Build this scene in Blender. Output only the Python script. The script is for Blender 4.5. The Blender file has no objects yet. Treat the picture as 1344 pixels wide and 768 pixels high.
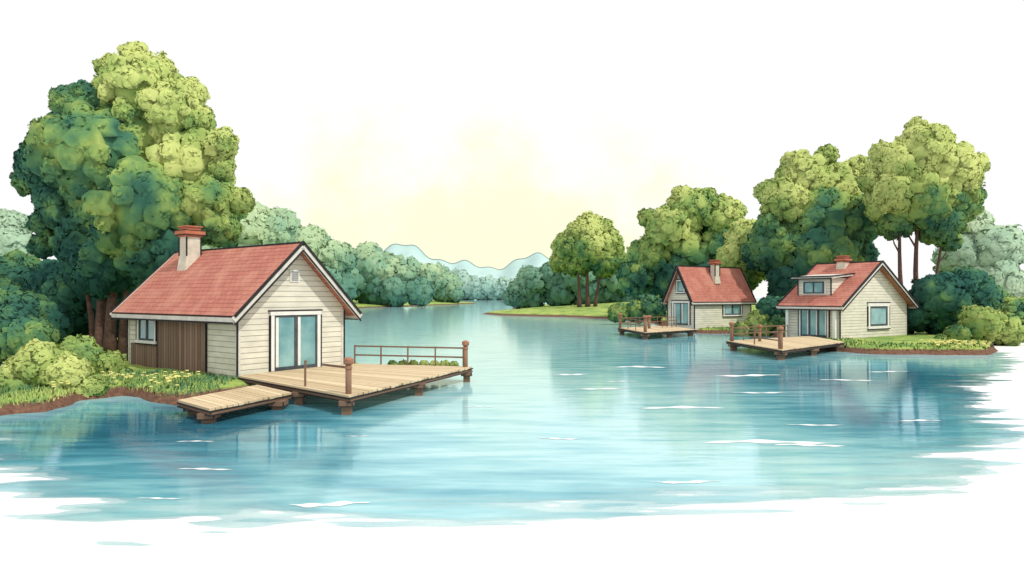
import bpy, bmesh, math, random
import numpy as np
from mathutils import Vector, Matrix
random.seed(7); rng = np.random.default_rng(7)
scene = bpy.context.scene
COL = scene.collection

# ------------------------------------------------------------------ materials
def new_mat(name):
    m = bpy.data.materials.new(name); m.use_nodes = True
    nt = m.node_tree; nt.nodes.clear()
    return m, nt
def N(nt, t, **kw):
    n = nt.nodes.new(t)
    for k, v in kw.items(): setattr(n, k, v)
    return n
def L(nt, a, b): nt.links.new(a, b)
def math_n(nt, op, a, b=None, c=None, clamp=False):
    n = N(nt, 'ShaderNodeMath', operation=op); n.use_clamp = clamp
    for i, v in enumerate((a, b, c)):
        if v is None: continue
        if isinstance(v, (int, float)): n.inputs[i].default_value = v
        else: L(nt, v, n.inputs[i])
    return n.outputs[0]
def smooth(nt, v, a, b, o0=0.0, o1=1.0):
    n = N(nt, 'ShaderNodeMapRange', interpolation_type='SMOOTHSTEP')
    L(nt, v, n.inputs[0])
    for i, x in enumerate((a, b, o0, o1)): n.inputs[i+1].default_value = x
    return n.outputs[0]
def noise(nt, vec, scale, detail=3.0, rough=.55):
    n = N(nt, 'ShaderNodeTexNoise'); n.inputs['Scale'].default_value = scale
    n.inputs['Detail'].default_value = detail; n.inputs['Roughness'].default_value = rough
    if vec is not None: L(nt, vec, n.inputs['Vector'])
    return n.outputs['Fac']
def ramp(nt, v, stops, interp='LINEAR'):
    n = N(nt, 'ShaderNodeValToRGB'); cr = n.color_ramp; cr.interpolation = interp
    while len(cr.elements) < len(stops): cr.elements.new(.5)
    for e, (p, c) in zip(cr.elements, stops):
        e.position = p; e.color = (c[0], c[1], c[2], 1)
    L(nt, v, n.inputs[0]); return n.outputs[0]
def mixc(nt, f, a, b, mode='MIX'):
    n = N(nt, 'ShaderNodeMix', data_type='RGBA', blend_type=mode)
    def s(i, v):
        if isinstance(v, (int, float)): n.inputs[i].default_value = v
        elif isinstance(v, tuple): n.inputs[i].default_value = (v[0], v[1], v[2], 1)
        else: L(nt, v, n.inputs[i])
    s(0, f); s(6, a); s(7, b); return n.outputs[2]
def objco(nt): return N(nt, 'ShaderNodeTexCoord').outputs['Object']
def scaled(nt, vec, sx, sy, sz):
    n = N(nt, 'ShaderNodeMapping'); n.inputs['Scale'].default_value = (sx, sy, sz)
    L(nt, vec, n.inputs['Vector']); return n.outputs[0]
def finish(m, nt, color, rough=.8, spec=.2, bump=None, bstr=.3, bdist=.02):
    p = N(nt, 'ShaderNodeBsdfPrincipled'); o = N(nt, 'ShaderNodeOutputMaterial')
    if isinstance(color, tuple): p.inputs['Base Color'].default_value = (*color, 1)
    else: L(nt, color, p.inputs['Base Color'])
    p.inputs['Roughness'].default_value = rough
    p.inputs['Specular IOR Level'].default_value = spec
    if bump is not None:
        b = N(nt, 'ShaderNodeBump'); b.inputs['Strength'].default_value = bstr
        b.inputs['Distance'].default_value = bdist
        L(nt, bump, b.inputs['Height']); L(nt, b.outputs[0], p.inputs['Normal'])
    L(nt, p.outputs[0], o.inputs[0]); return m

def mottled(name, c1, c2, scale=2.0, rough=.8, spec=.2):
    m, nt = new_mat(name)
    n = noise(nt, objco(nt), scale, 5)
    return finish(m, nt, ramp(nt, n, [(.3, c1), (.7, c2)]), rough, spec, n)

def siding_mat():
    m, nt = new_mat('painted_clapboard'); co = objco(nt)
    sep = N(nt, 'ShaderNodeSeparateXYZ'); L(nt, co, sep.inputs[0])
    fr = math_n(nt, 'FRACT', math_n(nt, 'MULTIPLY', sep.outputs[2], 1/0.2))
    line = smooth(nt, fr, .84, .96)
    n = noise(nt, scaled(nt, co, 1.0, 1.0, 3.0), 1.3, 5)
    base = ramp(nt, n, [(.3, (.58, .56, .47)), (.7, (.76, .73, .61))])
    col = mixc(nt, line, base, (.20, .20, .18))
    return finish(m, nt, col, .75, .2, math_n(nt, 'MULTIPLY', fr, -1.0), .5, .02)

def roof_mat():
    m, nt = new_mat('clay_shingles'); co = objco(nt)
    sep = N(nt, 'ShaderNodeSeparateXYZ'); L(nt, co, sep.inputs[0])
    cmb = N(nt, 'ShaderNodeCombineXYZ')
    L(nt, sep.outputs[1], cmb.inputs[0]); L(nt, sep.outputs[2], cmb.inputs[1])
    b = N(nt, 'ShaderNodeTexBrick'); L(nt, cmb.outputs[0], b.inputs['Vector'])
    b.inputs['Scale'].default_value = 1; b.inputs['Brick Width'].default_value = .34
    b.inputs['Row Height'].default_value = .15; b.inputs['Mortar Size'].default_value = .012
    b.inputs['Mortar Smooth'].default_value = .4
    b.inputs['Color1'].default_value = (.49, .19, .14, 1)
    b.inputs['Color2'].default_value = (.42, .15, .115, 1)
    b.inputs['Mortar'].default_value = (.22, .07, .06, 1)
    n = noise(nt, co, .9, 5)
    col = mixc(nt, smooth(nt, n, .4, .7), b.outputs[0], mixc(nt, .5, b.outputs[0], (.57, .29, .21)))
    return finish(m, nt, col, .85, .15, b.outputs['Fac'], -.3, .02)

def boards_mat(name, axis, step, c1, c2, dark, seam=.1):
    m, nt = new_mat(name); co = objco(nt)
    sep = N(nt, 'ShaderNodeSeparateXYZ'); L(nt, co, sep.inputs[0])
    s = math_n(nt, 'MULTIPLY', sep.outputs[axis], 1/step)
    fr = math_n(nt, 'FRACT', s); line = smooth(nt, fr, 1-seam*2, 1-seam*.5)
    cell = N(nt, 'ShaderNodeTexWhiteNoise', noise_dimensions='1D')
    L(nt, math_n(nt, 'FLOOR', s), cell.inputs['W'])
    sc = [6, 6, 6]
    if axis != 2: sc[2] = .8
    g = noise(nt, scaled(nt, co, *sc), 1.5, 5)
    v = math_n(nt, 'ADD', math_n(nt, 'MULTIPLY', cell.outputs[0], .5), math_n(nt, 'MULTIPLY', g, .5))
    col = mixc(nt, line, ramp(nt, v, [(.2, c1), (.75, c2)]), dark)
    return finish(m, nt, col, .8, .15, g)

def wood_mat(name, c1, c2):
    m, nt = new_mat(name); co = objco(nt)
    at = N(nt, 'ShaderNodeAttribute', attribute_name='tone')
    g = noise(nt, scaled(nt, co, 1.5, 1.5, 6), 2.5, 6, .65)
    v = math_n(nt, 'ADD', math_n(nt, 'MULTIPLY', at.outputs['Fac'], .5), math_n(nt, 'MULTIPLY', g, .5))
    return finish(m, nt, ramp(nt, v, [(.2, c1), (.8, c2)]), .75, .2, g, .3, .01)

def foliage_mat(name, stops, nscale, amp=.5):
    m, nt = new_mat(name)
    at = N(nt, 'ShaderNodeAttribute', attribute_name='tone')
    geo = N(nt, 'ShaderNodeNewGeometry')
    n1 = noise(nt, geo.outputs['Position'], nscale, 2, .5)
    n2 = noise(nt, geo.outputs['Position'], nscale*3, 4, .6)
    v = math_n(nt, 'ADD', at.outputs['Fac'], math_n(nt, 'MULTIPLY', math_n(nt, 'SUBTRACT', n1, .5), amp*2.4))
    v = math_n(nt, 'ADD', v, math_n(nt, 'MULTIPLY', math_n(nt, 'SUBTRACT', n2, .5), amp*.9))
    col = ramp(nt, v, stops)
    d = N(nt, 'ShaderNodeBsdfDiffuse'); L(nt, col, d.inputs[0])
    t = N(nt, 'ShaderNodeBsdfTranslucent'); L(nt, col, t.inputs[0])
    mx = N(nt, 'ShaderNodeMixShader'); mx.inputs[0].default_value = .12
    L(nt, d.outputs[0], mx.inputs[1]); L(nt, t.outputs[0], mx.inputs[2])
    o = N(nt, 'ShaderNodeOutputMaterial'); L(nt, mx.outputs[0], o.inputs[0]); return m

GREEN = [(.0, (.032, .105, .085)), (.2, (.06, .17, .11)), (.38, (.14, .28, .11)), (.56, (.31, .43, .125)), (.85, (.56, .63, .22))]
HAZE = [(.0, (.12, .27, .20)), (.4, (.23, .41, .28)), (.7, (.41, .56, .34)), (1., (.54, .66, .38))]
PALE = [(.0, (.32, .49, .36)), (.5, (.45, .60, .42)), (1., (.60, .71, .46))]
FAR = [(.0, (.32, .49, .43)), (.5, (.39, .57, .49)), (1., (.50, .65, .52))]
M_GREEN = foliage_mat('leaves_green', GREEN, .45)
M_GREEN2 = foliage_mat('leaves_green_broad', GREEN, .25)
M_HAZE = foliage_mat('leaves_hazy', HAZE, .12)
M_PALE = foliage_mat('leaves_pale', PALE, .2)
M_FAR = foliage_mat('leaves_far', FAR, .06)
M_SIDE = siding_mat(); M_ROOF = roof_mat()
M_BOARDX = boards_mat('brown_boards', 1, .2, (.17, .105, .08), (.30, .20, .15), (.05, .03, .025))
M_TRIM = mottled('trim_paint', (.55, .53, .48), (.70, .68, .62), 3)
M_WHITE = mottled('white_paint', (.68, .68, .64), (.80, .80, .76), 3)
M_INK = mottled('ink_line', (.018, .018, .02), (.032, .03, .03), 3)  # ink outlines, added as thin dark bars along edges
M_FRAME = mottled('dark_frame', (.05, .06, .07), (.09, .1, .11), 3)
M_GLASS = mottled('window_glass', (.07, .23, .26), (.28, .48, .48), .8, .12, .5)
M_DECK = wood_mat('deck_planks', (.50, .38, .23), (.72, .58, .38))
M_RIM = wood_mat('deck_beams', (.15, .09, .06), (.25, .155, .10))
M_POST = wood_mat('post_wood', (.20, .11, .07), (.34, .19, .12))
M_TERRA = mottled('terracotta', (.40, .12, .07), (.52, .18, .10), 5)
M_CAP = mottled('post_cap_wood', (.28, .12, .075), (.40, .20, .12), 5)
M_CREAM = mottled('chimney_render', (.50, .46, .37), (.70, .64, .52), 3)
M_BARK = mottled('bark', (.07, .04, .035), (.15, .085, .065), 6)

# ------------------------------------------------------------------ mesh helpers
class Part:
    def __init__(s): s.v = []; s.f = []; s.t = []
    def poly8(s, c, tone=.5):
        b = len(s.v); s.v += [tuple(p) for p in c]; s.t += [tone]*8
        for q in ((0,3,2,1),(4,5,6,7),(0,1,5,4),(1,2,6,5),(2,3,7,6),(3,0,4,7)):
            s.f.append(tuple(b+i for i in q))
    def box(s, x0, x1, y0, y1, z0, z1, tone=.5):
        s.poly8([(x0,y0,z0),(x1,y0,z0),(x1,y1,z0),(x0,y1,z0),(x0,y0,z1),(x1,y0,z1),(x1,y1,z1),(x0,y1,z1)], tone)
    def bar(s, p, q, w, h=None, tone=.5):
        h = h or w; p = Vector(p); q = Vector(q); d = (q-p).normalized()
        up = Vector((0,0,1)) if abs(d.z) < .95 else Vector((1,0,0))
        a = d.cross(up).normalized()*w/2; b = a.cross(d).normalized()*h/2
        s.poly8([p-a-b, p+a-b, q+a-b, q-a-b, p-a+b, p+a+b, q+a+b, q-a+b], tone)
    def tube(s, pts, rad, n=10, cap=True, tone=.5):
        b0 = len(s.v)
        for i, p in enumerate(pts):
            p = Vector(p)
            d = (Vector(pts[min(i+1, len(pts)-1)])-Vector(pts[max(i-1, 0)])).normalized()
            up = Vector((0,1,0)) if abs(d.y) < .9 else Vector((1,0,0))
            a = d.cross(up).normalized(); b = a.cross(d).normalized()
            for k in range(n):
                th = 2*math.pi*k/n
                s.v.append(tuple(p+(a*math.cos(th)+b*math.sin(th))*rad[i])); s.t.append(tone)
        for i in range(len(pts)-1):
            for k in range(n):
                s.f.append((b0+i*n+k, b0+i*n+(k+1) % n, b0+(i+1)*n+(k+1) % n, b0+(i+1)*n+k))
        if cap:
            s.f.append(tuple(b0+(len(pts)-1)*n+k for k in range(n)))
            s.f.append(tuple(b0+n-1-k for k in range(n)))
    def build(s, name, mat, parent=None, smooth_=False):
        me = bpy.data.meshes.new(name); me.from_pydata(s.v, [], s.f); me.update()
        bm = bmesh.new(); bm.from_mesh(me); bmesh.ops.recalc_face_normals(bm, faces=bm.faces); bm.to_mesh(me); bm.free()
        a = me.attributes.new('tone', 'FLOAT', 'POINT'); a.data.foreach_set('value', s.t)
        if smooth_: me.polygons.foreach_set('use_smooth', [True]*len(me.polygons))
        me.materials.append(mat); o = bpy.data.objects.new(name, me); COL.objects.link(o)
        if parent: o.parent = parent
        return o
def empty(name, loc=(0,0,0), rz=0):
    e = bpy.data.objects.new(name, None); e.location = loc; e.rotation_euler = (0,0,rz)
    e.empty_display_size = .5; COL.objects.link(e); return e

def raw_mesh(name, V, F, mat, tone=None, normals=None, attrs=None, smooth_=True):
    me = bpy.data.meshes.new(name)
    me.vertices.add(len(V)); me.vertices.foreach_set('co', V.astype(np.float32).ravel())
    tot = sum(a.size for a in F); me.loops.add(tot)
    me.loops.foreach_set('vertex_index', np.concatenate([a.ravel() for a in F]).astype(np.int32))
    starts = []; c = 0
    for a in F:
        starts.append(c+np.arange(a.shape[0])*a.shape[1]); c += a.size
    starts = np.concatenate(starts); me.polygons.add(len(starts))
    me.polygons.foreach_set('loop_start', starts.astype(np.int32))
    me.update(calc_edges=True)
    me.polygons.foreach_set('use_smooth', [smooth_]*len(starts))
    for k, arr in (attrs or {}).items():
        a = me.attributes.new(k, 'FLOAT', 'POINT'); a.data.foreach_set('value', arr.astype(np.float32))
    if tone is not None:
        a = me.attributes.new('tone', 'FLOAT', 'POINT'); a.data.foreach_set('value', tone.astype(np.float32))
    if normals is not None: me.normals_split_custom_set_from_vertices(normals.tolist())
    me.materials.append(mat); o = bpy.data.objects.new(name, me); COL.objects.link(o); return o

def ico(sub):
    bm = bmesh.new(); bmesh.ops.create_icosphere(bm, subdivisions=sub, radius=1)
    v = np.array([x.co[:] for x in bm.verts]); f = np.array([[q.index for q in x.verts] for x in bm.faces]); bm.free()
    return v, f
ICO1 = ico(1); ICO2 = ico(2); ICO3 = ico(3)

def crown(name, origin, s, z0, lobes, mat, parent=None, leaf=.17, nleaf=45, hi=True, depth=True, pscale=1., ygap=.5):
    """lobes: (dx, h, r, tone) in units of s metres from the trunk foot; crown made of leaf clumps"""
    ox, oy = origin; Ls = []
    for i, lb in enumerate(lobes):
        dx, h, r, t = lb[:4]; yo = lb[4] if len(lb) > 4 else rng.uniform(-ygap, ygap)*r
        Ls.append((np.array([ox+dx*s, oy+yo*s, z0+h*s]), r*s, t))
        if depth and r > 30:
            Ls.append((np.array([ox+(dx+rng.uniform(-.3,.3)*r)*s, oy+(yo+r*.85)*s, z0+(h-.1*r)*s]), r*s*.8, t-.1))
    Cs = np.array([l[0] for l in Ls]); Rs = np.array([l[1] for l in Ls]); big = Rs.max()
    mid = np.average(Cs, axis=0, weights=Rs**2)
    IV, IF = ICO3 if hi else ICO2
    Vs, Fs3, Fs4, Ts, Ns = [], [], [], [], []; off = 0
    def leaves(pc, pr, dv, bn, tt, m, lf, lo=.93, hi_=1.10, jit=.35):
        nonlocal off
        q = rng.normal(size=(m, 3))+dv*.7; q /= np.linalg.norm(q, axis=1)[:, None]
        ctr = pc+q*(pr*rng.uniform(lo, hi_, m))[:, None]
        axn = q+rng.normal(0, jit, (m, 3)); axn /= np.linalg.norm(axn, axis=1)[:, None]
        ta = np.cross(axn, rng.normal(size=(m, 3))); ta /= np.linalg.norm(ta, axis=1)[:, None]
        tb = np.cross(axn, ta); sz = (lf*rng.uniform(.6, 1.3, m)*.5)[:, None]
        quad = np.stack([ctr-ta*sz*1.3, ctr-tb*sz*.8, ctr+ta*sz*1.3, ctr+tb*sz*.8], 1).reshape(-1, 3)
        nq = q*.3+bn*.85; nq /= np.linalg.norm(nq, axis=1)[:, None]
        Vs.append(quad); Ns.append(np.repeat(nq, 4, 0)); Ts.append(np.repeat(tt+rng.normal(0, .03, m), 4))
        Fs4.append(np.arange(m*4).reshape(-1, 4)+off); off += m*4
    for li, (c, r, t) in enumerate(Ls):
        d = 1+.08*np.sin(IV@np.array([3,5,4])+li)
        Vs.append(c+IV*(r*.86*d)[:, None]); Ns.append(IV); Ts.append(np.full(len(IV), t-.05)); Fs3.append(IF+off); off += len(IV)
        small = r < big*.45
        n = int((26 if small else 52)/pscale**2); ps2 = 1.45 if small else 1.
        k = np.arange(n)+.5; ph = np.arccos(1-2*k/n); th = math.pi*(1+5**.5)*k+rng.uniform(0, 6)
        D = np.stack([np.cos(th)*np.sin(ph), np.sin(th)*np.sin(ph), np.cos(ph)], 1)+rng.normal(0, .13, (n, 3))
        D /= np.linalg.norm(D, axis=1)[:, None]
        for dv in D:
            pr = r*rng.uniform(.17, .31)*pscale*ps2
            pc = c+dv*(r-pr*rng.uniform(.35, 1.0))
            dist = np.linalg.norm(Cs-pc, axis=1)/Rs; dist[li] = 9
            if dist.min() < .78: continue
            tt = t+rng.normal(0, .03)+.05*dv[2]  # tone carries painted light: sunlit and shaded crown sides, paler tops
            gn = pc-mid; gn /= np.linalg.norm(gn)+1e-6
            bn = dv*.65+gn*.55; bn /= np.linalg.norm(bn)
            a, b, cc = rng.uniform(0, 6, 3)
            disp = 1+.11*np.sin(IV[:, 0]*6+a)+.10*np.sin(IV[:, 1]*7+b)+.10*np.sin(IV[:, 2]*6+cc)
            ax3 = rng.uniform(.85, 1.25, 3)
            P = pc+IV*(pr*disp)[:, None]*ax3
            nn = IV*.25+bn*.85; nn /= np.linalg.norm(nn, axis=1)[:, None]
            Vs.append(P); Ns.append(nn); Ts.append(np.full(len(IV), tt)); Fs3.append(IF+off); off += len(IV)
            leaves(pc, pr*1.06, dv, bn, tt, nleaf, leaf)
            if rng.random() < .35:
                leaves(pc+dv*pr*.6+rng.normal(0, .3, 3)*pr, pr*.45, dv, bn, tt, nleaf//3, leaf*.9, .8, 1.3, .5)
    o = raw_mesh(name, np.concatenate(Vs), [np.concatenate(Fs3), np.concatenate(Fs4)], mat, np.concatenate(Ts), np.concatenate(Ns))
    if parent: o.parent = parent
    return o

def tree(name, xy, s, lobes, trunks, mat=None, gz=.3, camh=3.3, **kw):
    p = empty(name, (0,0,0))
    crown('crown', xy, s, camh, lobes, mat or M_GREEN, p, **kw)
    T = Part()
    for (dx0, dx1, top, r) in trunks:
        x0, x1, zt = xy[0]+dx0*s, xy[0]+dx1*s, camh+top*s
        pts, rad = [], []
        for i in range(7):
            t = i/6; pts.append((x0+(x1-x0)*t**1.4+math.sin(t*5+dx0)*.08, xy[1]+math.sin(t*4+dx1)*.15, gz-.2+(zt-gz+.2)*t)); rad.append(r*(1.35 if i == 0 else 1-.65*t))
        T.tube(pts, rad, 9)
        for i in (4, 5):
            a = Vector(pts[i]); sg = random.choice((-1, 1)); ln = (zt-gz)*.20
            e = a+Vector((sg*ln*.45, random.uniform(-.5, .5), ln*.9)); mid = (a+e)/2+Vector((sg*.12, 0, -.1))
            T.tube([a, mid, e], [rad[i]*.6, rad[i]*.42, rad[i]*.15], 7)
    T.build('trunk', M_BARK, p, True); return p

# ------------------------------------------------------------------ polygons / land / water
def sdf(px, py, poly):
    P = np.array(poly, float); Q = np.roll(P, -1, 0)
    best = np.full(px.shape, 1e9); inside = np.zeros(px.shape, bool)
    for (ax, ay), (bx, by) in zip(P, Q):
        ex, ey = bx-ax, by-ay; t = np.clip(((px-ax)*ex+(py-ay)*ey)/(ex*ex+ey*ey), 0, 1)
        best = np.minimum(best, np.hypot(px-ax-ex*t, py-ay-ey*t))
        if ay != by:
            c = ((ay > py) != (by > py)) & (px < (bx-ax)*(py-ay)/(by-ay)+ax); inside ^= c
    return np.where(inside, best, -best)
def wob(x, y, k): return np.sin(x*k+1.3*np.sin(y*k*.7))+np.sin(y*k*1.3+2+np.sin(x*k*.6))*.7+.5*np.sin((x+y)*k*2.3)

LEFT = [(-14.2,18.7),(-13.4,19.6),(-13.5,21.6),(-12.9,22.7),(-12.1,22.4),(-11.2,21.2),(-10.1,20.7),(-9.2,22.2),(-8,24.3),(-6.6,27),(-6.6,31),(-9.2,36),(-13,46),(-21,70),(-32,110),(-43,165),(-44,190),(-36,216),(-27,262),(-16,318),(-40,380),(-150,330),(-92,120),(-46,62),(-33,45),(-24.5,33),(-18.6,25),(-15.6,20.6),(-15,19)]
RIGHT = [(-6.5,129),(-2,119),(4,113),(11,106),(16,98),(17,84),(16.2,70),(15.6,63.5),(17.6,60.8),(20.5,60),(21.5,54),(19.6,46),(19.2,41),(20.6,39.2),(24,38.4),(27,38.8),(29.5,41.5),(34,49),(42,61),(52,75),(75,110),(85,160),(45,210),(8,230),(1,180),(2,150)]
def land_height(X, Y, poly, far0):
    d = sdf(X, Y, poly); sc = np.clip(Y/25, 1, 8)
    d = d+wob(X/sc, Y/sc, 1.9)*.09*sc
    w = .28*np.clip(Y/25, 1, 5)
    z = -.22+.66*(1-np.exp(-np.maximum(d+.1*sc, 0)/w))
    z = np.where(d < -.1*sc, -.22+np.maximum((d+.1*sc), -2)*.2, z)
    far = np.clip((Y-far0)/40, 0, 1)
    z = z+far*np.clip(d*.06, 0, 1.6)+np.where(d > 0, wob(X, Y, 2.7)*.022, 0)
    return z, d
def land(name, poly, y0, y1, t0, t1, mat, far0):
    ny = int(math.log(y1/y0)/.010); ys = y0*np.exp(np.linspace(0, math.log(y1/y0), ny)); ts = np.arange(t0, t1, .006)
    Yg, Tg = np.meshgrid(ys, ts, indexing='ij'); Xg = Tg*Yg
    z, d = land_height(Xg, Yg, poly, far0)
    nx = len(ts); idx = np.arange(ny*nx).reshape(ny, nx)
    q = np.stack([idx[:-1,:-1], idx[:-1,1:], idx[1:,1:], idx[1:,:-1]], -1).reshape(-1, 4)
    keep = (d.ravel()[q] > -1.2*np.clip(Yg.ravel()[q]/25, 1, 6)).any(1)
    q = q[keep]; used = np.unique(q); remap = np.zeros(ny*nx, int); remap[used] = np.arange(len(used))
    V = np.stack([Xg.ravel(), Yg.ravel(), z.ravel()], 1)[used]
    return raw_mesh(name, V, [remap[q]], mat, attrs={'shore': d.ravel()[used]})

m, nt = new_mat('grass_bank'); geo = N(nt, 'ShaderNodeNewGeometry'); pos = geo.outputs['Position']
sep = N(nt, 'ShaderNodeSeparateXYZ'); L(nt, pos, sep.inputs[0])
n1 = noise(nt, pos, .5, 4, .6); n2 = noise(nt, pos, 6, 4, .7)
v = math_n(nt, 'ADD', math_n(nt, 'MULTIPLY', n1, .75), math_n(nt, 'MULTIPLY', n2, .3))
g = ramp(nt, v, [(.33, (.08, .19, .07)), (.46, (.20, .32, .08)), (.58, (.34, .43, .11)), (.75, (.46, .54, .17))])
zz = math_n(nt, 'ADD', sep.outputs[2], math_n(nt, 'MULTIPLY', math_n(nt, 'SUBTRACT', n2, .5), .12))
col = mixc(nt, smooth(nt, zz, .24, .34), ramp(nt, n2, [(.3, (.08, .04, .03)), (.7, (.23, .125, .08))]), g)
M_BANK = finish(m, nt, col, .9, .1, n2, .5, .04)
land('grass_bank', LEFT, 16.5, 400, -1.0, .02, M_BANK, 60)
land('grass_bank', RIGHT, 34, 240, -.12, .9, M_BANK, 75)

# white ground sheet reaching the horizon
m, nt = new_mat('white_ground'); n = noise(nt, objco(nt), .6, 6)
M_GROUND = finish(m, nt, ramp(nt, n, [(.3, (.84, .84, .83)), (.7, (.88, .88, .87))]), .95, .0)
G = Part(); G.v = [(-4000,-1000,-.008),(4000,-1000,-.008),(4000,5000,-.008),(-4000,5000,-.008)]; G.f = [(0,1,2,3)]; G.t = [0]*4
G.build('ground', M_GROUND)

WAT = [(-15.5,19),(-14.4,17.2),(-13.0,15.6),(-11.4,14.0),(-9.7,12.4),(-7.7,10.8),(-6.0,9.8),(-3.5,9.8),(-1.3,9.7),(-.7,9.4),(.5,9.9),(1.6,10.7),(3.9,10.5),(5.6,10.8),(7.5,11.7),(9.3,13.6),(12.5,16.4),(14.0,20),(16.5,24.5),(21.2,29.5),(25.9,34.5),(29.0,40),(33,49),(60,80),(120,160),(700,1000),(700,1400),(-900,1400),(-900,1000),(-60,64),(-18,24)]
def axis_pts(a, b, step, lo, hi):
    c = list(np.arange(a, b, step)); g = step
    left = []; x = a
    while x > lo: g *= 1.12; x -= g; left.append(x)
    g = step; right = []; x = c[-1]
    while x < hi: g *= 1.12; x += g; right.append(x)
    return np.array(left[::-1]+c+right)
xs = axis_pts(-18, 30, .16, -900, 900); ys = axis_pts(9, 42, .16, 7.5, 1500)
Yg, Xg = np.meshgrid(ys, xs, indexing='ij')
wash = sdf(Xg, Yg, WAT)
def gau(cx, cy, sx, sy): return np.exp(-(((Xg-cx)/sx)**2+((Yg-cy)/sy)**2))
tone = .02+.86*gau(-8.8,17.8,5.0,4.2)+.28*gau(-5,13,4,2.5)+.74*gau(15.5,27,7.5,7.5)+.42*gau(9.8,18,3.6,3.4)+.36*gau(16,50,9,12)+.18*gau(1,11.8,4,1.6)+.18*gau(6,36,5,8)  # dark by the houses and banks: reflections painted into the water colour
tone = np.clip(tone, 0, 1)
ny, nx = Xg.shape; idx = np.arange(ny*nx).reshape(ny, nx)
q = np.stack([idx[:-1,:-1], idx[:-1,1:], idx[1:,1:], idx[1:,:-1]], -1).reshape(-1, 4)
q = q[(wash.ravel()[q] > -4).any(1)]
used = np.unique(q); remap = np.zeros(ny*nx, int); remap[used] = np.arange(len(used))
m, nt = new_mat('lake_water'); geo = N(nt, 'ShaderNodeNewGeometry'); pos = geo.outputs['Position']
aw = N(nt, 'ShaderNodeAttribute', attribute_name='wash').outputs['Fac']
at = N(nt, 'ShaderNodeAttribute', attribute_name='depth').outputs['Fac']  # 'depth' carries the painted reflections, not water depth
nA = noise(nt, scaled(nt, pos, .30, 1.5, 1), 1.0, 2.2, .5)
nA2 = noise(nt, scaled(nt, pos, .9, 6, 1), 1.0, 3, .6)
nB = noise(nt, scaled(nt, pos, .2, .8, 1), 1.7, 4, .6)
nC = noise(nt, scaled(nt, pos, .45, 3.0, 1), 1.0, 4, .6)
w = math_n(nt, 'ADD', aw, math_n(nt, 'MULTIPLY', math_n(nt, 'SUBTRACT', nA, .53), 4.4))
w = math_n(nt, 'ADD', w, math_n(nt, 'MULTIPLY', math_n(nt, 'SUBTRACT', nA2, .5), .5))
alpha = math_n(nt, 'ADD', math_n(nt, 'MULTIPLY', smooth(nt, w, -.05, .08), .5), math_n(nt, 'ADD', math_n(nt, 'MULTIPLY', smooth(nt, w, .3, .42), .28), math_n(nt, 'MULTIPLY', smooth(nt, w, .6, 1.3), .22)))
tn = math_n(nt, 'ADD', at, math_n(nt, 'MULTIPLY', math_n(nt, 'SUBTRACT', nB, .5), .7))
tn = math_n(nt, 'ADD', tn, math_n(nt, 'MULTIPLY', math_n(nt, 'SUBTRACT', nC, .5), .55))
water_col = ramp(nt, tn, [(.0, (.43, .67, .69)), (.2, (.25, .52, .57)), (.42, (.10, .33, .41)), (.7, (.035, .17, .24)), (1., (.016, .095, .145))])
d = N(nt, 'ShaderNodeBsdfDiffuse'); L(nt, water_col, d.inputs[0])
gl = N(nt, 'ShaderNodeBsdfGlossy'); gl.inputs['Roughness'].default_value = .05; gl.inputs['Color'].default_value = (.84, .96, .98, 1)
bw = noise(nt, scaled(nt, pos, .6, 2.6, 1), 1.2, 4, .55)
bp = N(nt, 'ShaderNodeBump'); bp.inputs['Strength'].default_value = .22; bp.inputs['Distance'].default_value = .03
L(nt, bw, bp.inputs['Height']); L(nt, bp.outputs[0], gl.inputs['Normal'])
fr = N(nt, 'ShaderNodeFresnel'); fr.inputs['IOR'].default_value = 1.4
f = math_n(nt, 'MULTIPLY', fr.outputs[0], .88)
mx = N(nt, 'ShaderNodeMixShader'); L(nt, f, mx.inputs[0]); L(nt, d.outputs[0], mx.inputs[1]); L(nt, gl.outputs[0], mx.inputs[2])
tr = N(nt, 'ShaderNodeBsdfTransparent'); m2 = N(nt, 'ShaderNodeMixShader')
L(nt, alpha, m2.inputs[0]); L(nt, tr.outputs[0], m2.inputs[1]); L(nt, mx.outputs[0], m2.inputs[2])
o = N(nt, 'ShaderNodeOutputMaterial'); L(nt, m2.outputs[0], o.inputs[0])
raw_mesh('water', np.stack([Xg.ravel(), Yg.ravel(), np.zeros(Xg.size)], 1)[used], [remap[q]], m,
         attrs={'wash': wash.ravel()[used], 'depth': tone.ravel()[used]})  # 'depth' holds the painted reflection tone

# white sheets added on the water for strokes of bare paper
S = Part()
for (x, y, ln, th) in [(-5.85,13.1,1.1,.10),(5.0,20.3,2.6,.34),(5.7,15.5,2.9,.30),(6.6,15.2,1.6,.2),(1.1,15.9,1.0,.14),(9.8,28.6,3.0,.5),(-2.9,10.9,1.3,.2),
                       (3.1,12.2,1.3,.13),(3.2,24.5,2,.28),(-5.75,11.2,.8,.06),(8.5,23.5,2,.22),(13.2,27,2.2,.3),(2.5,29,1.6,.35),(6.0,32,2.4,.5),(-1,20.5,.9,.12),(10.8,18.2,1.2,.16),
                       (-7.2,15.6,.9,.08),(7.8,17.6,1.5,.14),(16.4,30,2,.25),(4.2,26.6,1.3,.16),(-3.6,16.2,.7,.06)]:
    n = 22; b = len(S.v)
    for i in range(n+1):
        t = i/n; h = th*.5*math.sin(math.pi*t)**.8*(1+.5*math.sin(t*17+x)); c = y+math.sin(t*5+x)*th*.35
        S.v += [(x+(t-.5)*ln, c-h, .006), (x+(t-.5)*ln, c+h, .006)]; S.t += [0, 0]
    for i in range(n): S.f.append((b+2*i, b+2*i+2, b+2*i+3, b+2*i+1))
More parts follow.
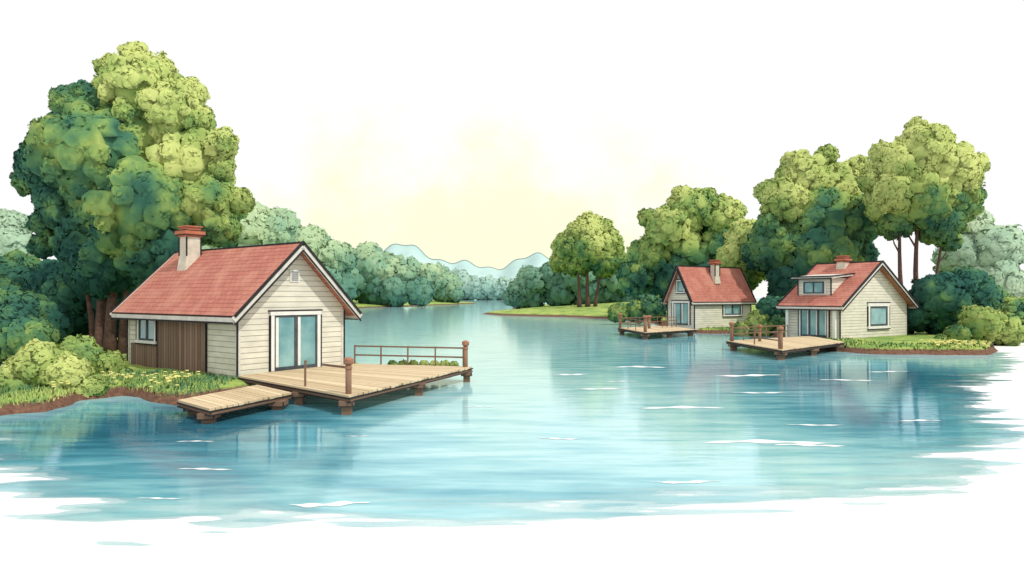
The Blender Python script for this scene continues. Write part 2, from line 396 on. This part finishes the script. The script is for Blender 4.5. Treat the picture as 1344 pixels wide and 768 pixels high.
S.build('paper_streaks', mottled('bare_paper', (.70, .74, .74), (.80, .83, .83), 3))

# ------------------------------------------------------------------ houses
def house(name, loc, ang, W, Ln, H, rise, base, og=.5, e=.45, ink=.045, chimney=None):
    P = empty(name, (loc[0], loc[1], base), ang); ap = H+rise; k = rise/(W/2)
    wl = Part(); b = -.5
    wl.v = [(0,0,b),(W,0,b),(W,0,H),(W/2,0,ap),(0,0,H),(0,Ln,b),(W,Ln,b),(W,Ln,H),(W/2,Ln,ap),(0,Ln,H)]; wl.t = [0]*10
    wl.f = [(0,1,2,3,4),(9,8,7,6,5),(0,4,9,5),(1,6,7,2),(0,5,6,1)]
    wl.build('walls', M_SIDE, P)
    R = Part(); th = .13; F = Part(); K = Part()
    for sg in (-1, 1):
        xr = W/2; xe = -e if sg < 0 else W+e; ze = H-e*k
        zr = ap
        g = .02
        R.poly8([(xe,-og,ze+g),(xr,-og,zr+g),(xr,Ln+og,zr+g),(xe,Ln+og,ze+g),(xe,-og,ze+th+g),(xr,-og,zr+th+g),(xr,Ln+og,zr+th+g),(xe,Ln+og,ze+th+g)])
        for yy, s2 in ((-og-.03, -1), (Ln+og+.03, 1)):
            F.bar((xe, yy, ze-.0), (xr, yy, zr-.0), .05, .26)
            K.bar((xe, yy+.03*s2, ze+.15), (xr, yy+.03*s2, zr+.17), ink*1.3, ink*1.3)
            K.bar((xe, yy+.035*s2, ze-.14), (xr, yy+.035*s2, zr-.14), ink*.6, ink*.9)
        F.bar((xe, -og, ze+.02), (xe, Ln+og, ze+.02), .05, .17)
        K.bar((xe+(.0), -og, ze+.15), (xe, Ln+og, ze+.15), ink*.8, ink*.8)
        K.bar((xe+sg*.03, -og, ze-.08), (xe+sg*.03, Ln+og, ze-.08), ink*.6, ink*1.0)
    K.bar((W/2, -og, ap+th+.03), (W/2, Ln+og, ap+th+.03), ink*1.1, ink)
    for (x, y, sx, sy) in ((0,0,-1,-1),(W,0,1,-1),(0,Ln,-1,1),(W,Ln,1,1)):
        F.box(min(x, x-sx*.12)+sx*.025, max(x, x-sx*.12)+sx*.025, min(y, y-sy*.12)+sy*.025, max(y, y-sy*.12)+sy*.025, -.4, H-.12)
        K.bar((x+sx*.035, y+sy*.035, -.4), (x+sx*.035, y+sy*.035, H-.15), ink*.8)
    R.build('roof', M_ROOF, P); F.build('trim', M_TRIM, P)
    if chimney:
        x, y, zt, w = chimney; C = Part(); zb = H+k*min(x, W-x)-.3
        C.poly8([(x-w*.62,y-w*.62,zb),(x+w*.62,y-w*.62,zb),(x+w*.62,y+w*.62,zb),(x-w*.62,y+w*.62,zb),(x-w*.5,y-w*.5,zb+.75),(x+w*.5,y-w*.5,zb+.75),(x+w*.5,y+w*.5,zb+.75),(x-w*.5,y+w*.5,zb+.75)])
        C.box(x-w*.49,x+w*.49,y-w*.49,y+w*.49,zb+.74,zt-.35); C.build('chimney', M_CREAM, P)
        T = Part(); T.box(x-w*.58,x+w*.58,y-w*.58,y+w*.58,zt-.42,zt-.33); T.box(x-w*.72,x+w*.72,y-w*.72,y+w*.72,zt-.33,zt-.16)
        T.box(x-w*.5,x+w*.5,y-w*.5,y+w*.5,zt-.16,zt); T.box(x-w*.6,x+w*.6,y-w*.6,y+w*.6,zt,zt+.05); T.build('chimney_cap', M_TERRA, P)
        for sx in (-1,1):
            for sy in (-1,1): K.bar((x+sx*w*.5,y+sy*w*.5,zb+.7),(x+sx*w*.5,y+sy*w*.5,zt-.43), ink*.8)
        K.box(x-w*.74,x+w*.74,y-w*.74,y+w*.74,zt-.345,zt-.315); K.box(x-w*.735,x+w*.735,y-w*.735,y+w*.735,zt-.165,zt-.135)
    return dict(P=P, W=W, L=Ln, H=H, K=K, ink=ink, rise=rise)

def wbox(part, h, wall, a0, a1, z0, z1, o0, o1, tone=.5):
    if wall == 'front': part.box(a0, a1, -o1, -o0, z0, z1, tone)
    elif wall == 'left': part.box(-o1, -o0, a0, a1, z0, z1, tone)
    elif wall == 'right': part.box(h['W']+o0, h['W']+o1, a0, a1, z0, z1, tone)
def window(h, wall, a0, a1, z0, z1, panes=2, door=False, fw=.14, sw=.07, cross=False, name=None):
    P = h['P']; F = Part(); D = Part(); Gp = Part(); K = h['K']; i = h['ink']
    wbox(F,h,wall,a0-fw,a0,z0,z1,.0,.07); wbox(F,h,wall,a1,a1+fw,z0,z1,.0,.07)
    wbox(F,h,wall,a0-fw-.03,a1+fw+.03,z1,z1+fw,.0,.085)
    if not door: wbox(F,h,wall,a0-fw-.06,a1+fw+.06,z0-fw*.8,z0,.0,.12)
    t = i*.85
    wbox(K,h,wall,a0-fw-t,a0-fw,z0,z1,.0,.078); wbox(K,h,wall,a1+fw,a1+fw+t,z0,z1,.0,.078)
    wbox(K,h,wall,a0-fw-.03-t,a1+fw+.03+t,z1+fw,z1+fw+t,.0,.09)
    if not door: wbox(K,h,wall,a0-fw-.06,a1+fw+.06,z0-fw*.8-t,z0-fw*.8,.0,.12)
    pw = (a1-a0)/panes
    for j in range(panes):
        b0, b1 = a0+j*pw, a0+(j+1)*pw
        wbox(D,h,wall,b0,b0+sw,z0,z1,.0,.045); wbox(D,h,wall,b1-sw,b1,z0,z1,.0,.045)
        wbox(D,h,wall,b0+sw,b1-sw,z1-sw,z1,.0,.045); wbox(D,h,wall,b0+sw,b1-sw,z0,z0+sw*(1.8 if door else 1),.0,.045)
        wbox(Gp,h,wall,b0+sw,b1-sw,z0+sw*(1.8 if door else 1),z1-sw,.0,.018)
        if door:
            wbox(F,h,wall,b0+sw,b0+sw+(b1-b0)*.14,z0+sw*1.8,z1-sw,.018,.024)
    n = name or ('door' if door else 'window')
    F.build(n+'_casing', M_WHITE, P); D.build(n+'_frame', M_FRAME, P); Gp.build(n+'_glass', M_GLASS, P)

A1 = math.atan2(.797, .604)
h1 = house('lake_cottage', (-9.6, 24), A1, 4.6, 8.3, 2.4, 2.25, .5, ink=.065, chimney=(1.75, 6.6, 5.75, .62))
window(h1, 'front', 1.42, 3.32, .06, 2.1, 2, True)
window(h1, 'left', 5.95, 7.3, 1.0, 2.08, 2)
B = Part(); wbox(B, h1, 'left', 2.05, 5.7, -.35, 2.22, 0, .06); wbox(B, h1, 'left', 5.703, 8.0, -.35, .86, 0, .045)
B.build('board_panel', M_BOARDX, h1['P'])
wbox(h1['K'], h1, 'left', 2.0, 2.05, -.35, 2.24, 0, .075); wbox(h1['K'], h1, 'left', 5.66, 5.7, -.35, 2.24, .061, .075)
wbox(h1['K'], h1, 'left', 2.05, 5.66, 2.2, 2.25, .061, .075)
V = Part(); wbox(V, h1, 'front', 2.1, 2.5, 3.35, 3.8, 0, .05); V.build('vent_frame', M_WHITE, h1['P'])
V = Part()
for j in range(5): wbox(V, h1, 'front', 2.15, 2.45, 3.40+j*.075, 3.43+j*.075, .05, .07)
V.build('vent_louvres', M_FRAME, h1['P'])
h1['K'].build('ink_lines', M_INK, h1['P'])

h2 = house('lake_cottage', (14.75, 64.8), math.atan2(-.85, .53), 3.3, 7.6, 2.4, 2.95, .6, og=.5, e=.22, ink=.10, chimney=(2.3, 3.8, 6.1, .62))
window(h2, 'front', .75, 2.6, .08, 2.1, 2, True, fw=.16)
window(h2, 'front', 1.25, 2.05, 3.1, 4.1, 1, False, fw=.12)
window(h2, 'right', 3.9, 6.2, .95, 2.1, 2, False, fw=.14, sw=.12)
h2['K'].build('ink_lines', M_INK, h2['P'])

h3 = house('lake_cottage', (22.0, 46.0), math.atan2(.55, .835), 8.6, 3.9, 2.4, 2.75, .45, og=.5, e=.6, ink=.085, chimney=(3.9, 2.1, 5.75, .6))
window(h3, 'front', 3.6, 5.9, .75, 2.15, 1, False, fw=.22, sw=.14)
window(h3, 'left', .9, 2.9, .06, 2.1, 3, True, fw=.12)
# dormer
D = Part(); D.box(.6, 3.9, 1.0, 3.5, 2.7, 4.12); D.build('dormer_wall', M_SIDE, h3['P'])
D = Part(); D.poly8([(.2,.7,4.08),(4.2,.7,4.42),(4.2,3.8,4.42),(.2,3.8,4.08),(.2,.7,4.22),(4.2,.7,4.56),(4.2,3.8,4.56),(.2,3.8,4.22)]); D.build('dormer_roof', M_TRIM, h3['P'])
h3['K'].bar((.19,.69,4.23),(4.2,.69,4.57),.08); h3['K'].bar((.19,.7,4.23),(.19,3.8,4.23),.08); h3['K'].bar((.18,.7,4.07),(.18,3.8,4.07),.08)
for yy in (.99, 3.51): h3['K'].bar((.59,yy,2.8),(.59,yy,4.08),.07)
D = Part(); D.box(.54,.599,1.35,3.15,2.98,3.95); D.build('dormer_casing', M_WHITE, h3['P'])
D = Part(); D.box(.50,.539,1.55,2.95,3.12,3.82); D.build('dormer_glass', M_GLASS, h3['P'])
D = Part()
for yy in (1.52, 2.25, 2.98): D.box(.47,.545,yy-.05,yy+.05,3.05,3.88)
D.box(.475,.543,1.57,2.93,3.80,3.88); D.box(.475,.543,1.57,2.93,3.05,3.13)
D.build('dormer_frame', M_FRAME, h3['P'])
D = Part(); D.box(-.5,-.32,.05,.23,-.3,2.1); D.box(-.5,-.32,3.6,3.78,-.3,2.1); D.build('porch_posts', M_WHITE, h3['P'])
h3['K'].build('ink_lines', M_INK, h3['P'])

# ------------------------------------------------------------------ decks
def deck(name, A, B, C, D, z, n, piles, posts, rails, th=.07, ps=.13, ink=.03, capr=.12):
    P = empty(name); A, B, C, D = [Vector((*p, 0)) for p in (A, B, C, D)]
    pl = Part()
    for i in range(n):
        t0 = i/n; t1 = (i+1)/n-.012*8/n
        a, b = A.lerp(D, t0), B.lerp(C, t0); c, d = B.lerp(C, t1), A.lerp(D, t1)
        o = random.uniform(-.03, .05); dd = (b-a).normalized()*o; b = b+dd; c = c+dd
        zt = z+random.uniform(-.004, .004)
        pl.poly8([a+Vector((0,0,zt-th)), b+Vector((0,0,zt-th)), c+Vector((0,0,zt-th)), d+Vector((0,0,zt-th)), a+Vector((0,0,zt)), b+Vector((0,0,zt)), c+Vector((0,0,zt)), d+Vector((0,0,zt))], random.random())
    pl.build('planks', M_DECK, P)
    R = Part(); K = Part(); cen = (A+B+C+D)/4
    cs = [A, B, C, D]
    for i in range(4):
        p, q = cs[i], cs[(i+1) % 4]; p = p+(cen-p).normalized()*.06; q = q+(cen-q).normalized()*.06
        R.bar(p+Vector((0,0,z-th-.055)), q+Vector((0,0,z-th-.055)), .08, .11)
        p2 = cs[i]+(cs[i]-cen).normalized()*.015; q2 = cs[(i+1)%4]+(cs[(i+1)%4]-cen).normalized()*.015
        K.bar(p2+Vector((0,0,z-th-.012)), q2+Vector((0,0,z-th-.012)), ink, ink*.9)
        K.bar(p2+Vector((0,0,z-th-.115)), q2+Vector((0,0,z-th-.115)), ink*.6, ink*.7)
    for (x, y) in piles:
        w = ps*1.5; R.box(x-w, x+w, y-w, y+w, z-th-.24, z-th-.10); R.box(x-ps*.95, x+ps*.95, y-ps*.95, y+ps*.95, -.8, z-th-.24)
        K.box(x-w-.01, x+w+.01, y-w-.01, y+w+.01, z-th-.255, z-th-.235)
        for sx in (-1,1): K.box(x+sx*w-.012, x+sx*w+.012, y-w-.012, y-w+.012, z-th-.24, z-th-.11)
    R.build('beams', M_RIM, P); K.build('edge_ink', M_INK, P)
    Q = Part(); Cc = Part()
    for (x, y, hh) in posts:
        r = capr*.62; Q.tube([(x,y,z-.25),(x,y,z+hh-.16)], [r, r], 12)
        Cc.tube([(x,y,z+hh-.17),(x,y,z+hh-.13),(x,y,z+hh-.03),(x,y,z+hh),(x,y,z+hh+.03)], [r*1.35, capr, capr, capr*.8, capr*.3], 14)
        Cc.tube([(x,y,z+hh-.3),(x,y,z+hh-.25)], [r*1.25, r*1.25], 12)
    if posts: Q.build('posts', M_POST, P, True); Cc.build('post_caps', M_CAP, P, False)
    Rl = Part()
    for (p, q, hs, k) in rails:
        p = Vector((*p, z)); q = Vector((*q, z))
        for hh in hs: Rl.bar(p+Vector((0,0,hh)), q+Vector((0,0,hh)), .045, .06)
        for j in range(k+1):
            c = p.lerp(q, j/max(k, 1)); Rl.bar(c, c+Vector((0,0,max(hs)+.04)), .055)
    if rails: Rl.build('railing', M_RIM, P)
    return P
deck('wooden_deck', (-9.45,23.7), (-4.5,18.95), (-1.55,26.8), (-6.7,28.1), .56, 34,
     [(-4.62,19.2),(-3.1,22.9),(-1.75,26.5),(-6.5,21.0),(-4.6,26.9)],
     [(-4.6,19.3,1.0),(-1.8,26.6,1.0)],
     [((-6.4,27.9),(-1.9,26.75),(.72,.36),4), ((-6.3,20.9),(-6.3,21.0),(.75,),0), ((-4.65,19.45),(-5.6,20.3),(.72,),0)], capr=.14, ink=.045)
deck('boardwalk', (-9.3,19.1), (-7.75,17.6), (-6.6,20.6), (-8.3,22.4), .42, 16, [(-7.95,18.0),(-8.9,19.3),(-6.85,20.1)], [], [], ps=.15, ink=.04)
deck('wooden_deck', (9.3,60), (10.1,52), (15.3,57), (14.8,64.2), .56, 26,
     [(9.5,59.3),(10.2,52.5),(12.6,54.9),(14.8,56.9)], [(9.4,59.6,1.25),(10.25,52.7,1.25),(11.7,58.5,1.1)],
     [((9.5,59.7),(14.3,63.7),(.85,.45),5), ((9.45,59.5),(10.2,53),(.85,.45),3), ((13.2,60.2),(14.6,60.9),(.9,.6,.3),3)], ps=.2, ink=.09, capr=.2)
deck('wooden_deck', (13.3,42.5), (13.85,35.2), (20.0,41.3), (20.6,47.5), .56, 26,
     [(13.5,41.8),(14.0,35.7),(16.8,38.3),(19.5,41.0)], [(13.45,42,1.15),(14.0,35.7,1.15),(15.1,41.8,1.0)],
     [((13.5,42.2),(18.5,46),(.8,.42),5), ((13.5,41.8),(14.0,36),(.8,.42),2)], ps=.17, ink=.07, capr=.155)

# ------------------------------------------------------------------ trees
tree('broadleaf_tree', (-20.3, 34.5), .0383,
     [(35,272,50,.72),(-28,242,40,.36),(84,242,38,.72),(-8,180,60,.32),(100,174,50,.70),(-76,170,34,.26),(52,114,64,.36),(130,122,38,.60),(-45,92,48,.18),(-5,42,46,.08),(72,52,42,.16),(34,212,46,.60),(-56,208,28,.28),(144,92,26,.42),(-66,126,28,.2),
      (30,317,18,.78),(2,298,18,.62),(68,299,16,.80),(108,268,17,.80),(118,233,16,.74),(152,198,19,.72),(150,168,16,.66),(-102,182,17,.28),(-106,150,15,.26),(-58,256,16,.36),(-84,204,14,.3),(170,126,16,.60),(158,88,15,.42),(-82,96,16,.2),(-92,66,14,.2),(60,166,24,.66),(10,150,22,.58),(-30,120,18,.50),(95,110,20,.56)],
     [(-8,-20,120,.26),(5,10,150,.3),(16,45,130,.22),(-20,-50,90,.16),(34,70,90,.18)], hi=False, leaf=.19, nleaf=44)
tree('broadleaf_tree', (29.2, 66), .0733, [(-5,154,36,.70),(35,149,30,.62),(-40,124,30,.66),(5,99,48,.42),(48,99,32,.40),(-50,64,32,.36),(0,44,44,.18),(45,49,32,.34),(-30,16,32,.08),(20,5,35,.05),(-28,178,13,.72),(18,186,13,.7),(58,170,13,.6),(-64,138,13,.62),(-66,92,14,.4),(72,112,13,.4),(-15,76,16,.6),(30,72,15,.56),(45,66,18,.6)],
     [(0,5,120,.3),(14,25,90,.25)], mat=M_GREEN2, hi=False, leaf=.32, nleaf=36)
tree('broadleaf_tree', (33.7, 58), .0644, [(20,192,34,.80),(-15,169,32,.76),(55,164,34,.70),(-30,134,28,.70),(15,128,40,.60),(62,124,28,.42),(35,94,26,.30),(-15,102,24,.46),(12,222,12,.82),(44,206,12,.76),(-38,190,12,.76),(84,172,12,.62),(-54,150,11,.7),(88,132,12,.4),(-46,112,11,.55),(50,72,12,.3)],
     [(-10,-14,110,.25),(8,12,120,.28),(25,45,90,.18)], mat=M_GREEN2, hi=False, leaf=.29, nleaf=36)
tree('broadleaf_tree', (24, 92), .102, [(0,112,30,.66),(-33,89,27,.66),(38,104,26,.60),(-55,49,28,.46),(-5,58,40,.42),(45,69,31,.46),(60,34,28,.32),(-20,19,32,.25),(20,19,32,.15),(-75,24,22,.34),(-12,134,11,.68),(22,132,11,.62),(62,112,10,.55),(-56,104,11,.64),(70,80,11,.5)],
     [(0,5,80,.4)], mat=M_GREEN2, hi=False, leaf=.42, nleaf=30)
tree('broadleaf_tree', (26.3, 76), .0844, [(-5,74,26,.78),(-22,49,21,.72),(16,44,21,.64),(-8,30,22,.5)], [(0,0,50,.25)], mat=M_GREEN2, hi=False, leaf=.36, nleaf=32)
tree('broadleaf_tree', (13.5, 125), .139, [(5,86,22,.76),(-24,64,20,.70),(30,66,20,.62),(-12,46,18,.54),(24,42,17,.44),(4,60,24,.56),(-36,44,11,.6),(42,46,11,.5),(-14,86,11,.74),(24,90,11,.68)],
     [(-8,-12,40,.4),(2,2,50,.45),(12,20,40,.35)], mat=M_GREEN2, gz=1.2, hi=False, leaf=.55, nleaf=32)
def bush(name, xy, s, lobes, mat=None, **kw):
    kw.setdefault('leaf', .13); kw.setdefault('nleaf', 38)
    return crown(name, xy, s, 3.3, lobes, mat or M_GREEN, hi=kw.pop('hi', False), depth=False, **kw)
bush('bush', (-18.0,25.5), .0283, [(-30,-40,34,.24),(12,-58,30,.26),(-10,-24,24,.12),(-55,-60,34,.4),(-44,-10,20,.2)])
bush('bush', (-14.6,22.3), .0248, [(-30,-94,32,.66),(8,-106,28,.70),(-60,-122,34,.60),(38,-120,16,.60),(-5,-128,26,.55),(24,-130,16,.62)])
bush('bush', (-15.0,25.6), .0285, [(-4,-94,20,.62),(-36,-80,26,.50),(22,-106,11,.55)])
bush('bush', (-24.5,33.5), .0372, [(-30,-10,34,.16),(0,-25,34,.1),(40,-34,28,.06)])
bush('bush', (-27.0,42.0), .0467, [(-60,20,34,.15),(-20,10,36,.1),(20,12,34,.08),(60,8,34,.1),(0,-22,30,.1),(45,-22,30,.08),(85,-10,26,.12),(-45,-14,28,.12)], leaf=.2)
bush('bush', (32.5,52), .0578, [(-40,-22,24,.05),(-10,-2,32,.08),(28,8,28,.12),(8,-28,30,.08),(60,-12,26,.28)], leaf=.24)
bush('bush', (31.5,46), .0511, [(5,-38,25,.62),(-30,-54,15,.56),(35,-44,22,.62),(55,-24,22,.5),(-52,-62,10,.55)], leaf=.2)
bush('bush', (20.6,57), .0633, [(2,-36,18,.62),(-26,-46,11,.60),(24,-30,19,.45),(12,-16,16,.12),(36,-20,20,.12)], leaf=.24)
bush('bush', (14.5,80), .089, [(0,-20,14,.25),(-24,-22,12,.45),(22,-16,16,.2)], leaf=.32)
bush('hedge', (-3.6,27.6), .03, [(-40,-93,6,.5),(-26,-93,6,.55),(-12,-93,6,.5),(2,-93,6,.55),(16,-93,6,.5),(30,-93,6,.55),(42,-93,5,.5)], leaf=.1, nleaf=30, ygap=.1)
def mass(name, specs, mat, leaf, nleaf=20, pscale=1.1):
    p = empty(name)
    for i, (xy, s, lobes) in enumerate(specs):
        crown('foliage_%d' % i, xy, s, 3.3, lobes, mat, p, leaf=leaf, nleaf=nleaf, hi=False, depth=False, pscale=pscale)
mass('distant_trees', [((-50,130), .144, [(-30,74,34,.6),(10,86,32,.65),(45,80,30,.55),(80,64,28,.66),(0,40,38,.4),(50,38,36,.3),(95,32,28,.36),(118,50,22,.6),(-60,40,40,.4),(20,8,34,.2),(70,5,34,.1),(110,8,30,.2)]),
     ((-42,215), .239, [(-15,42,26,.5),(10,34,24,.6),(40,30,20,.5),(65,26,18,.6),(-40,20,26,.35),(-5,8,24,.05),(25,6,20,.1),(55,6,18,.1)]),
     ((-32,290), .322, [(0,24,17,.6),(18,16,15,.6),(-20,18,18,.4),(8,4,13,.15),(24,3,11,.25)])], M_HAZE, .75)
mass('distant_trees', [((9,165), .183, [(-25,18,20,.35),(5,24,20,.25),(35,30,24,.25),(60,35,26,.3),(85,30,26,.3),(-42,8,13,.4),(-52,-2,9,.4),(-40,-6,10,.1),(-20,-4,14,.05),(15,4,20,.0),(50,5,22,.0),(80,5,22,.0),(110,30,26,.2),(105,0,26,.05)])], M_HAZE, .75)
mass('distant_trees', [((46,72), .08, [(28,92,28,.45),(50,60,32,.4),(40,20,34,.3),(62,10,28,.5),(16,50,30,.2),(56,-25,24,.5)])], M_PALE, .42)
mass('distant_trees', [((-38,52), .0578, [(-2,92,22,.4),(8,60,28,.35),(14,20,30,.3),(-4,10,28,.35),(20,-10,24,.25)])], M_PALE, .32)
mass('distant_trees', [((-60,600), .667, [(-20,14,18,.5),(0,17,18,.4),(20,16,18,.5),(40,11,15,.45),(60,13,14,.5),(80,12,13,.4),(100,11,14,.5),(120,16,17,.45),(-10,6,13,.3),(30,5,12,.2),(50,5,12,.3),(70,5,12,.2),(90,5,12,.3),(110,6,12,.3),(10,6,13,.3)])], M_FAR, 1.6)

# ------------------------------------------------------------------ mountains
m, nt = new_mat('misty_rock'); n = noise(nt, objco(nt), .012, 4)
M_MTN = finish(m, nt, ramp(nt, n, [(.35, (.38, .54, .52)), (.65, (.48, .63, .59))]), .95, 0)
xs_ = np.linspace(-760, 460, 240); ys_ = np.linspace(1400, 1800, 41)
def profile(x):
    p = 80+42*np.exp(-((x+265)/85)**2)+6*np.sin(x*.045)+4*np.sin(x*.11+1)+20*np.exp(-((x-70)/50)**2)-8*np.exp(-((x+60)/50)**2)
    return p*np.clip((x+760)/200, 0, 1)*np.clip((460-x)/250, 0, 1)
Yg, Xg = np.meshgrid(ys_, xs_, indexing='ij')
Z = profile(Xg)*np.clip(1-np.abs(Yg-1600)/200, 0, 1)**.8*(1+.05*np.sin(Xg*.06+Yg*.05)*np.clip(np.abs(Yg-1600)/60, 0, 1))-1
ny, nx = Xg.shape; idx = np.arange(ny*nx).reshape(ny, nx)
q = np.stack([idx[:-1,:-1], idx[:-1,1:], idx[1:,1:], idx[1:,:-1]], -1).reshape(-1, 4)
mp = empty('mountains')
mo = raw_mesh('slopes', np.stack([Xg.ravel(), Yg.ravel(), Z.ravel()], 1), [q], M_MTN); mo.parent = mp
T = Part(); T.tube([(x, 1600, profile(x)-.6) for x in xs_[10:-10]], [.9]*(len(xs_)-20), 6)  # dark ink outline added along the ridge
T.build('crest_line', mottled('crest_ink', (.10, .20, .20), (.15, .27, .26), .02), mp)

# ------------------------------------------------------------------ grass tufts & flowers
def scatter(poly, box, cond, n, far0):
    x = rng.uniform(box[0], box[1], n); y = rng.uniform(box[2], box[3], n)
    z, d = land_height(x, y, poly, far0); k = (d > cond[0]) & (d < cond[1]) & (z > .2)
    return x[k], y[k], z[k]
def blades(name, pts, hgt, wid):
    x, y, z = pts; m = len(x); th = rng.uniform(0, math.pi, m); h = hgt*rng.uniform(.5, 1.3, m)
    b = np.stack([x, y, z-.02], 1); dx = np.stack([np.cos(th), np.sin(th), np.zeros(m)], 1)*wid
    tip = b+np.stack([rng.normal(0, .3, m)*h, rng.normal(0, .3, m)*h, h], 1)
    V = np.stack([b-dx, b+dx, tip], 1).reshape(-1, 3)
    nr = np.tile(np.array([[.2, -.5, .85]]), (m*3, 1))
    return raw_mesh(name, V, [np.arange(m*3).reshape(-1, 3)], M_GREEN, np.repeat(rng.uniform(.3, .7, m), 3), nr)
blades('grass', scatter(LEFT, (-19,-9.5,18,30), (.15, 3.2), 26000, 60), .14, .02)
blades('grass', scatter(RIGHT, (14,34,38,64), (.2, 3), 16000, 75), .16, .035)
def flowers(name, pts, r, mat):
    IV, IF = ICO1; x, y, z = pts; V = []; F = []; off = 0
    for i in range(len(x)):
        zc = z[i]+random.uniform(.16, .30)
        for k in range(5):
            a = k*1.257+i; V.append(IV*np.array([r, r, r*.6])*.65+np.array([x[i]+math.cos(a)*r*.8, y[i]+math.sin(a)*r*.8, zc])); F.append(IF+off); off += len(IV)
    raw_mesh(name, np.concatenate(V), [np.concatenate(F)], mat)
M_FLOW = mottled('yellow_petals', (.74, .64, .12), (.86, .80, .42), 9)
flowers('wildflowers', scatter(LEFT, (-14.3,-10.5,20.8,23.6), (.25, 1.6), 150, 60), .045, M_FLOW)
flowers('wildflowers', scatter(RIGHT, (24,29.5,38.5,41), (.3, 2.2), 120, 75), .075, M_FLOW)

# ------------------------------------------------------------------ light, sky, camera
sd = Vector((.50, -.42, .76)).normalized()
el = math.asin(sd.z); az = math.atan2(sd.x, sd.y)
sl = bpy.data.lights.new('sun', 'SUN'); sl.energy = 2.4; sl.angle = math.radians(.5); sl.color = (1, .95, .86)
so = bpy.data.objects.new('sun', sl); so.rotation_euler = (-sd).to_track_quat('-Z', 'Y').to_euler(); COL.objects.link(so)
wd = bpy.data.worlds.new('World'); scene.world = wd; wd.use_nodes = True; nt = wd.node_tree; nt.nodes.clear()
sky = N(nt, 'ShaderNodeTexSky', sky_type='NISHITA'); sky.sun_disc = False; sky.sun_elevation = el; sky.sun_rotation = az
gen = N(nt, 'ShaderNodeTexCoord').outputs['Generated']
sp = N(nt, 'ShaderNodeSeparateXYZ'); L(nt, gen, sp.inputs[0])
ax = math_n(nt, 'MULTIPLY', math_n(nt, 'ADD', sp.outputs[0], .03), 1/.38)
az_ = math_n(nt, 'MULTIPLY', math_n(nt, 'SUBTRACT', sp.outputs[2], .06), 1/.20)
rr = math_n(nt, 'SQRT', math_n(nt, 'ADD', math_n(nt, 'MULTIPLY', ax, ax), math_n(nt, 'MULTIPLY', az_, az_)))
nz = noise(nt, gen, 9, 5, .6)
rr = math_n(nt, 'ADD', rr, math_n(nt, 'MULTIPLY', math_n(nt, 'SUBTRACT', nz, .5), 1.5))
gw = math_n(nt, 'MULTIPLY', smooth(nt, rr, .4, 1.05, 1, 0), smooth(nt, sp.outputs[1], 0, .3))
haze = mixc(nt, gw, (1.0, 1.0, .995), (1.0, .98, .73))
nis = mixc(nt, 1.0, sky.outputs[0], (.1, .1, .1), 'MULTIPLY')
tot = mixc(nt, .03, haze, nis)
bg = N(nt, 'ShaderNodeBackground'); L(nt, tot, bg.inputs[0]); bg.inputs[1].default_value = 1.03
ow = N(nt, 'ShaderNodeOutputWorld'); L(nt, bg.outputs[0], ow.inputs[0])
cd = bpy.data.cameras.new('camera'); cd.lens = 24.1; cd.sensor_width = 36; cd.clip_end = 8000; cd.clip_start = .1
co = bpy.data.objects.new('camera', cd); co.location = (0,0,3.3); co.rotation_euler = (math.radians(90.32), 0, 0); COL.objects.link(co)
scene.camera = co
scene.view_settings.view_transform = 'Standard'; scene.view_settings.look = 'None'; scene.view_settings.exposure = 0
